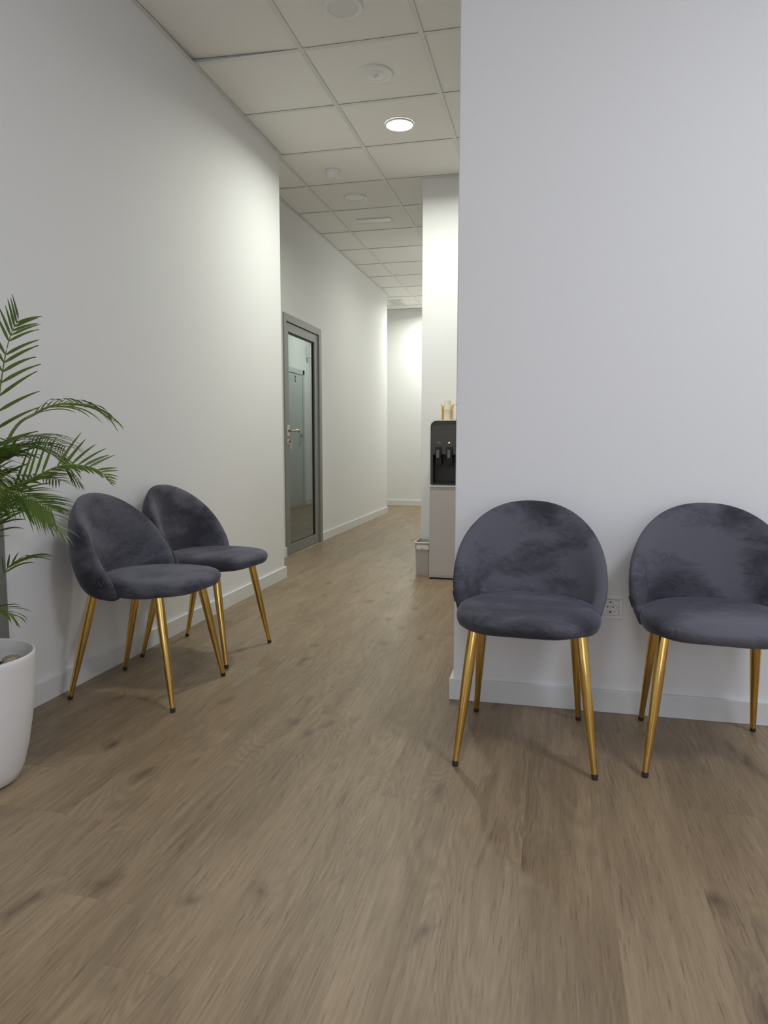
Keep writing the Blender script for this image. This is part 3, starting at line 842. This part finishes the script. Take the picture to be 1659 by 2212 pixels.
for k, (x, y, a, b_, c_, rz) in enumerate(rocks):
    o = obj('decorative_rock', rock_mesh(k * 3.7, (a, b_, c_)), 'rock', smooth=False)
    o.location = (x, y, .326); o.rotation_euler = (.15, .1, math.radians(rz)); tag(o, lb_[k], 'rock', 'rocks on the potting soil')

plant = empty('potted_palm', (PX, PY, .315)); tag(plant, 'green feathery palm growing from the white pot', 'plant')
def catmull(pts, n):
    P = [Vector(p) for p in pts]; P = [P[0] * 2 - P[1]] + P + [P[-1] * 2 - P[-2]]; out = []
    segs = len(P) - 3
    for q in range(n + 1):
        u = q / n * segs; i = min(int(u), segs - 1); t = u - i
        a, b, c, d = P[i:i + 4]
        out.append(.5 * ((2 * b) + (c - a) * t + (2 * a - 5 * b + 4 * c - d) * t * t + (3 * b - a - 3 * c + d) * t ** 3))
    return out
base0 = Vector((PX, PY, .315))
def leaflet(bm, uvl, root, d0, length, width, droop, side, wither, kink=0.0):
    """a narrow folded blade that leaves root along d0 and sags"""
    n = 9; d_ = d0.normalized(); p = root.copy(); rows = []
    for k in range(n + 1):
        t = k / n
        wv = width * (min(1, .35 + t * 3.2)) * (1 - t ** 2.2) ** .75
        if wither and k == n: wv = width * .25
        s_ = side - d_ * side.dot(d_); s_ = s_.normalized() if s_.length > 1e-4 else side
        nrm = d_.cross(s_)
        a = bm.verts.new(p + s_ * wv * .5 + nrm * wv * .12)
        c = bm.verts.new(p)
        b = bm.verts.new(p - s_ * wv * .5 + nrm * wv * .12)
        rows.append((a, c, b, t))
        p = p + d_ * (length / n)
        d_ = (d_ + Vector((0, 0, -1)) * droop * (0.25 + t * 1.6) / n).normalized()
    for A, B in zip(rows, rows[1:]):
        for i in (0, 1):
            f = bm.faces.new((A[i], A[i + 1], B[i + 1], B[i]))
            for lp, tt in zip(f.loops, (A[3], A[3], B[3], B[3])): lp[uvl].uv = ((1.0 if wither else .5), tt)
def frond(name, pts, t0, t1, n, length, width, droop, lift=.35, sweep=.55, up=(0, 0, 1), seed=1, wither=.0, rr=.004, world=True, plane=None, jitter=.12, profile=None, asym=1.0):
    rnd = random.Random(seed)
    cp = catmull([Vector(p) - base0 for p in pts], 40)
    bm = bmesh.new()
    tube(bm, cp, [rr * (1 - .82 * i / 40) for i in range(41)], 7)
    st = obj(name, bm, 'stem', plant, smooth=True)
    bm = bmesh.new(); uvl = bm.loops.layers.uv.new('UVMap')
    for k in range(n):
        t = t0 + (t1 - t0) * k / (n - 1)
        i = t * 40; a = cp[int(min(i, 39))]; b = cp[int(min(i, 39)) + 1]; p = a.lerp(b, i - int(min(i, 39)))
        d_ = (b - a).normalized()
        sd = Vector(plane) if plane else d_.cross(Vector(up)).normalized()
        sd = (sd - d_ * sd.dot(d_)).normalized()
        nn = sd.cross(d_).normalized()
        if nn.z < 0: nn = -nn
        kk = k / (n - 1)
        ln = length * ((.62 + .75 * math.sin(math.pi * min(1, kk * .8 + .22)) * .5) if profile is None else profile(kk))
        for s_ in (-1, 1):
            if rnd.random() < .04: continue
            sw = sweep + .55 * kk
            dd = sd * s_ + d_ * sw + nn * lift + Vector((rnd.gauss(0, jitter), rnd.gauss(0, jitter), rnd.gauss(0, jitter)))
            if s_ < 0: dd = sd * s_ * asym + d_ * sw + nn * lift
            leaflet(bm, uvl, p, dd, (ln if s_ > 0 else ln * asym) * rnd.uniform(.88, 1.1), width * min(1.0, .35 + .65 * ln / length) * rnd.uniform(.85, 1.1), droop * rnd.uniform(.7, 1.4), d_, rnd.random() < wither)
    lf = obj('leaflets', bm, 'leaf', st, smooth=True)
    lf['label'] = 'narrow green leaflets'
    return st
FR = 'frond'
# tall upright frond at the picture's left edge
frond(FR, [(-1.56, 1.60, .33), (-1.535, 1.64, .62), (-1.515, 1.66, .86), (-1.463, 1.66, 1.111), (-1.429, 1.66, 1.234), (-1.397, 1.665, 1.298)], .28, .995, 20, .125, .0100, .35, lift=.05, sweep=.75, profile=lambda k: 1.25 - .75 * k, plane=(.95, .30, 0), seed=4, wither=.35, jitter=.05)
# arching frond seen nearly edge-on
frond(FR, [(-1.57, 1.63, .33), (-1.58, 1.66, .70), (-1.494, 1.72, .98), (-1.448, 1.78, 1.051), (-1.416, 1.84, 1.078), (-1.381, 1.90, 1.080), (-1.35, 1.95, 1.062)], .48, .96, 13, .150, .0075, 1.25, lift=.10, sweep=1.2, plane=(.55, -.45, -.25), seed=7, jitter=.10, rr=.006)
# big frond reaching right, leaflets fanned upward
frond(FR, [(-1.56, 1.60, .33), (-1.523, 1.60, .70), (-1.43, 1.60, .815), (-1.34, 1.60, .864), (-1.255, 1.62, .905), (-1.186, 1.64, .903), (-1.153, 1.66, .882), (-1.140, 1.68, .850)], .36, .95, 19, .125, .0100, .30, lift=.20, sweep=.75, plane=(-.15, .45, .85), seed=9, jitter=.05, asym=.55, profile=lambda k: 1.1 - .95 * k ** 1.3)
# fine frond behind it
frond(FR, [(-1.58, 1.63, .33), (-1.618, 1.70, .708), (-1.570, 1.75, .925), (-1.585, 1.90, .985), (-1.590, 2.0, .978), (-1.60, 2.1, .95)], .36, .99, 26, .150, .006, .9, lift=.05, sweep=.7, seed=12, jitter=.1)
# lower frond, leaflets raked downward right
frond(FR, [(-1.555, 1.59, .33), (-1.48, 1.55, .70), (-1.40, 1.52, .815), (-1.311, 1.50, .845), (-1.245, 1.50, .829), (-1.19, 1.50, .800)], .40, .98, 22, .120, .0070, .55, lift=-.10, sweep=1.1, plane=(.1, .75, .65), seed=15, jitter=.12)
# small young shoots low over the pot
frond(FR, [(-1.545, 1.60, .33), (-1.50, 1.62, .45), (-1.471, 1.62, .543), (-1.468, 1.64, .600), (-1.462, 1.68, .632), (-1.447, 1.74, .640)], .62, .97, 6, .100, .008, .8, lift=.0, sweep=1.3, seed=18, rr=.003)
frond(FR, [(-1.545, 1.575, .33), (-1.494, 1.55, .456), (-1.455, 1.55, .512), (-1.415, 1.555, .527), (-1.38, 1.565, .512)], .50, .97, 7, .085, .009, 1.0, lift=.05, sweep=1.0, seed=21, rr=.003)
# the bushy rest of the crown
frond(FR, [(-1.57, 1.61, .33), (-1.56, 1.64, .72), (-1.50, 1.66, .90), (-1.43, 1.69, .955), (-1.37, 1.73, .935), (-1.34, 1.76, .89)], .34, .98, 22, .150, .010, .8, lift=.05, sweep=.8, seed=23)
frond(FR, [(-1.57, 1.60, .33), (-1.56, 1.58, .66), (-1.51, 1.56, .86), (-1.45, 1.53, .93), (-1.38, 1.49, .90), (-1.34, 1.46, .84)], .34, .98, 22, .165, .010, .8, lift=.05, sweep=.8, seed=25)
frond(FR, [(-1.575, 1.61, .33), (-1.57, 1.60, .62), (-1.50, 1.59, .745), (-1.42, 1.60, .79), (-1.34, 1.62, .785), (-1.28, 1.64, .74)], .34, .98, 20, .150, .009, .7, lift=.1, sweep=.8, seed=27)
frond(FR, [(-1.58, 1.60, .33), (-1.60, 1.57, .70), (-1.60, 1.50, .98), (-1.57, 1.38, 1.09), (-1.54, 1.26, 1.05)], .30, .98, 24, .17, .011, .7, seed=29)
frond(FR, [(-1.585, 1.61, .33), (-1.61, 1.60, .75), (-1.60, 1.58, 1.02), (-1.57, 1.52, 1.19), (-1.53, 1.45, 1.22)], .38, .99, 22, .15, .011, .5, seed=31)
frond(FR, [(-1.59, 1.60, .33), (-1.64, 1.52, .62), (-1.66, 1.38, .80), (-1.64, 1.24, .82), (-1.62, 1.14, .74)], .30, .98, 20, .14, .010, .7, seed=33)
frond(FR, [(-1.56, 1.59, .33), (-1.50, 1.52, .60), (-1.42, 1.42, .78), (-1.34, 1.32, .82), (-1.28, 1.22, .76)], .34, .98, 20, .15, .010, .7, seed=35)
frond(FR, [(-1.575, 1.63, .33), (-1.585, 1.70, .62), (-1.575, 1.80, .80), (-1.56, 1.90, .86), (-1.55, 2.0, .84)], .34, .98, 22, .14, .008, .7, lift=.05, seed=37)

frond(FR, [(-1.57, 1.60, .33), (-1.55, 1.58, .64), (-1.50, 1.57, .79), (-1.45, 1.57, .86), (-1.41, 1.58, .88)], .38, .98, 22, .105, .010, .6, lift=.25, sweep=.6, seed=39)
frond(FR, [(-1.57, 1.62, .33), (-1.56, 1.62, .66), (-1.52, 1.63, .84), (-1.47, 1.65, .92), (-1.42, 1.68, .93)], .38, .98, 22, .110, .010, .8, lift=.15, sweep=.7, seed=41)
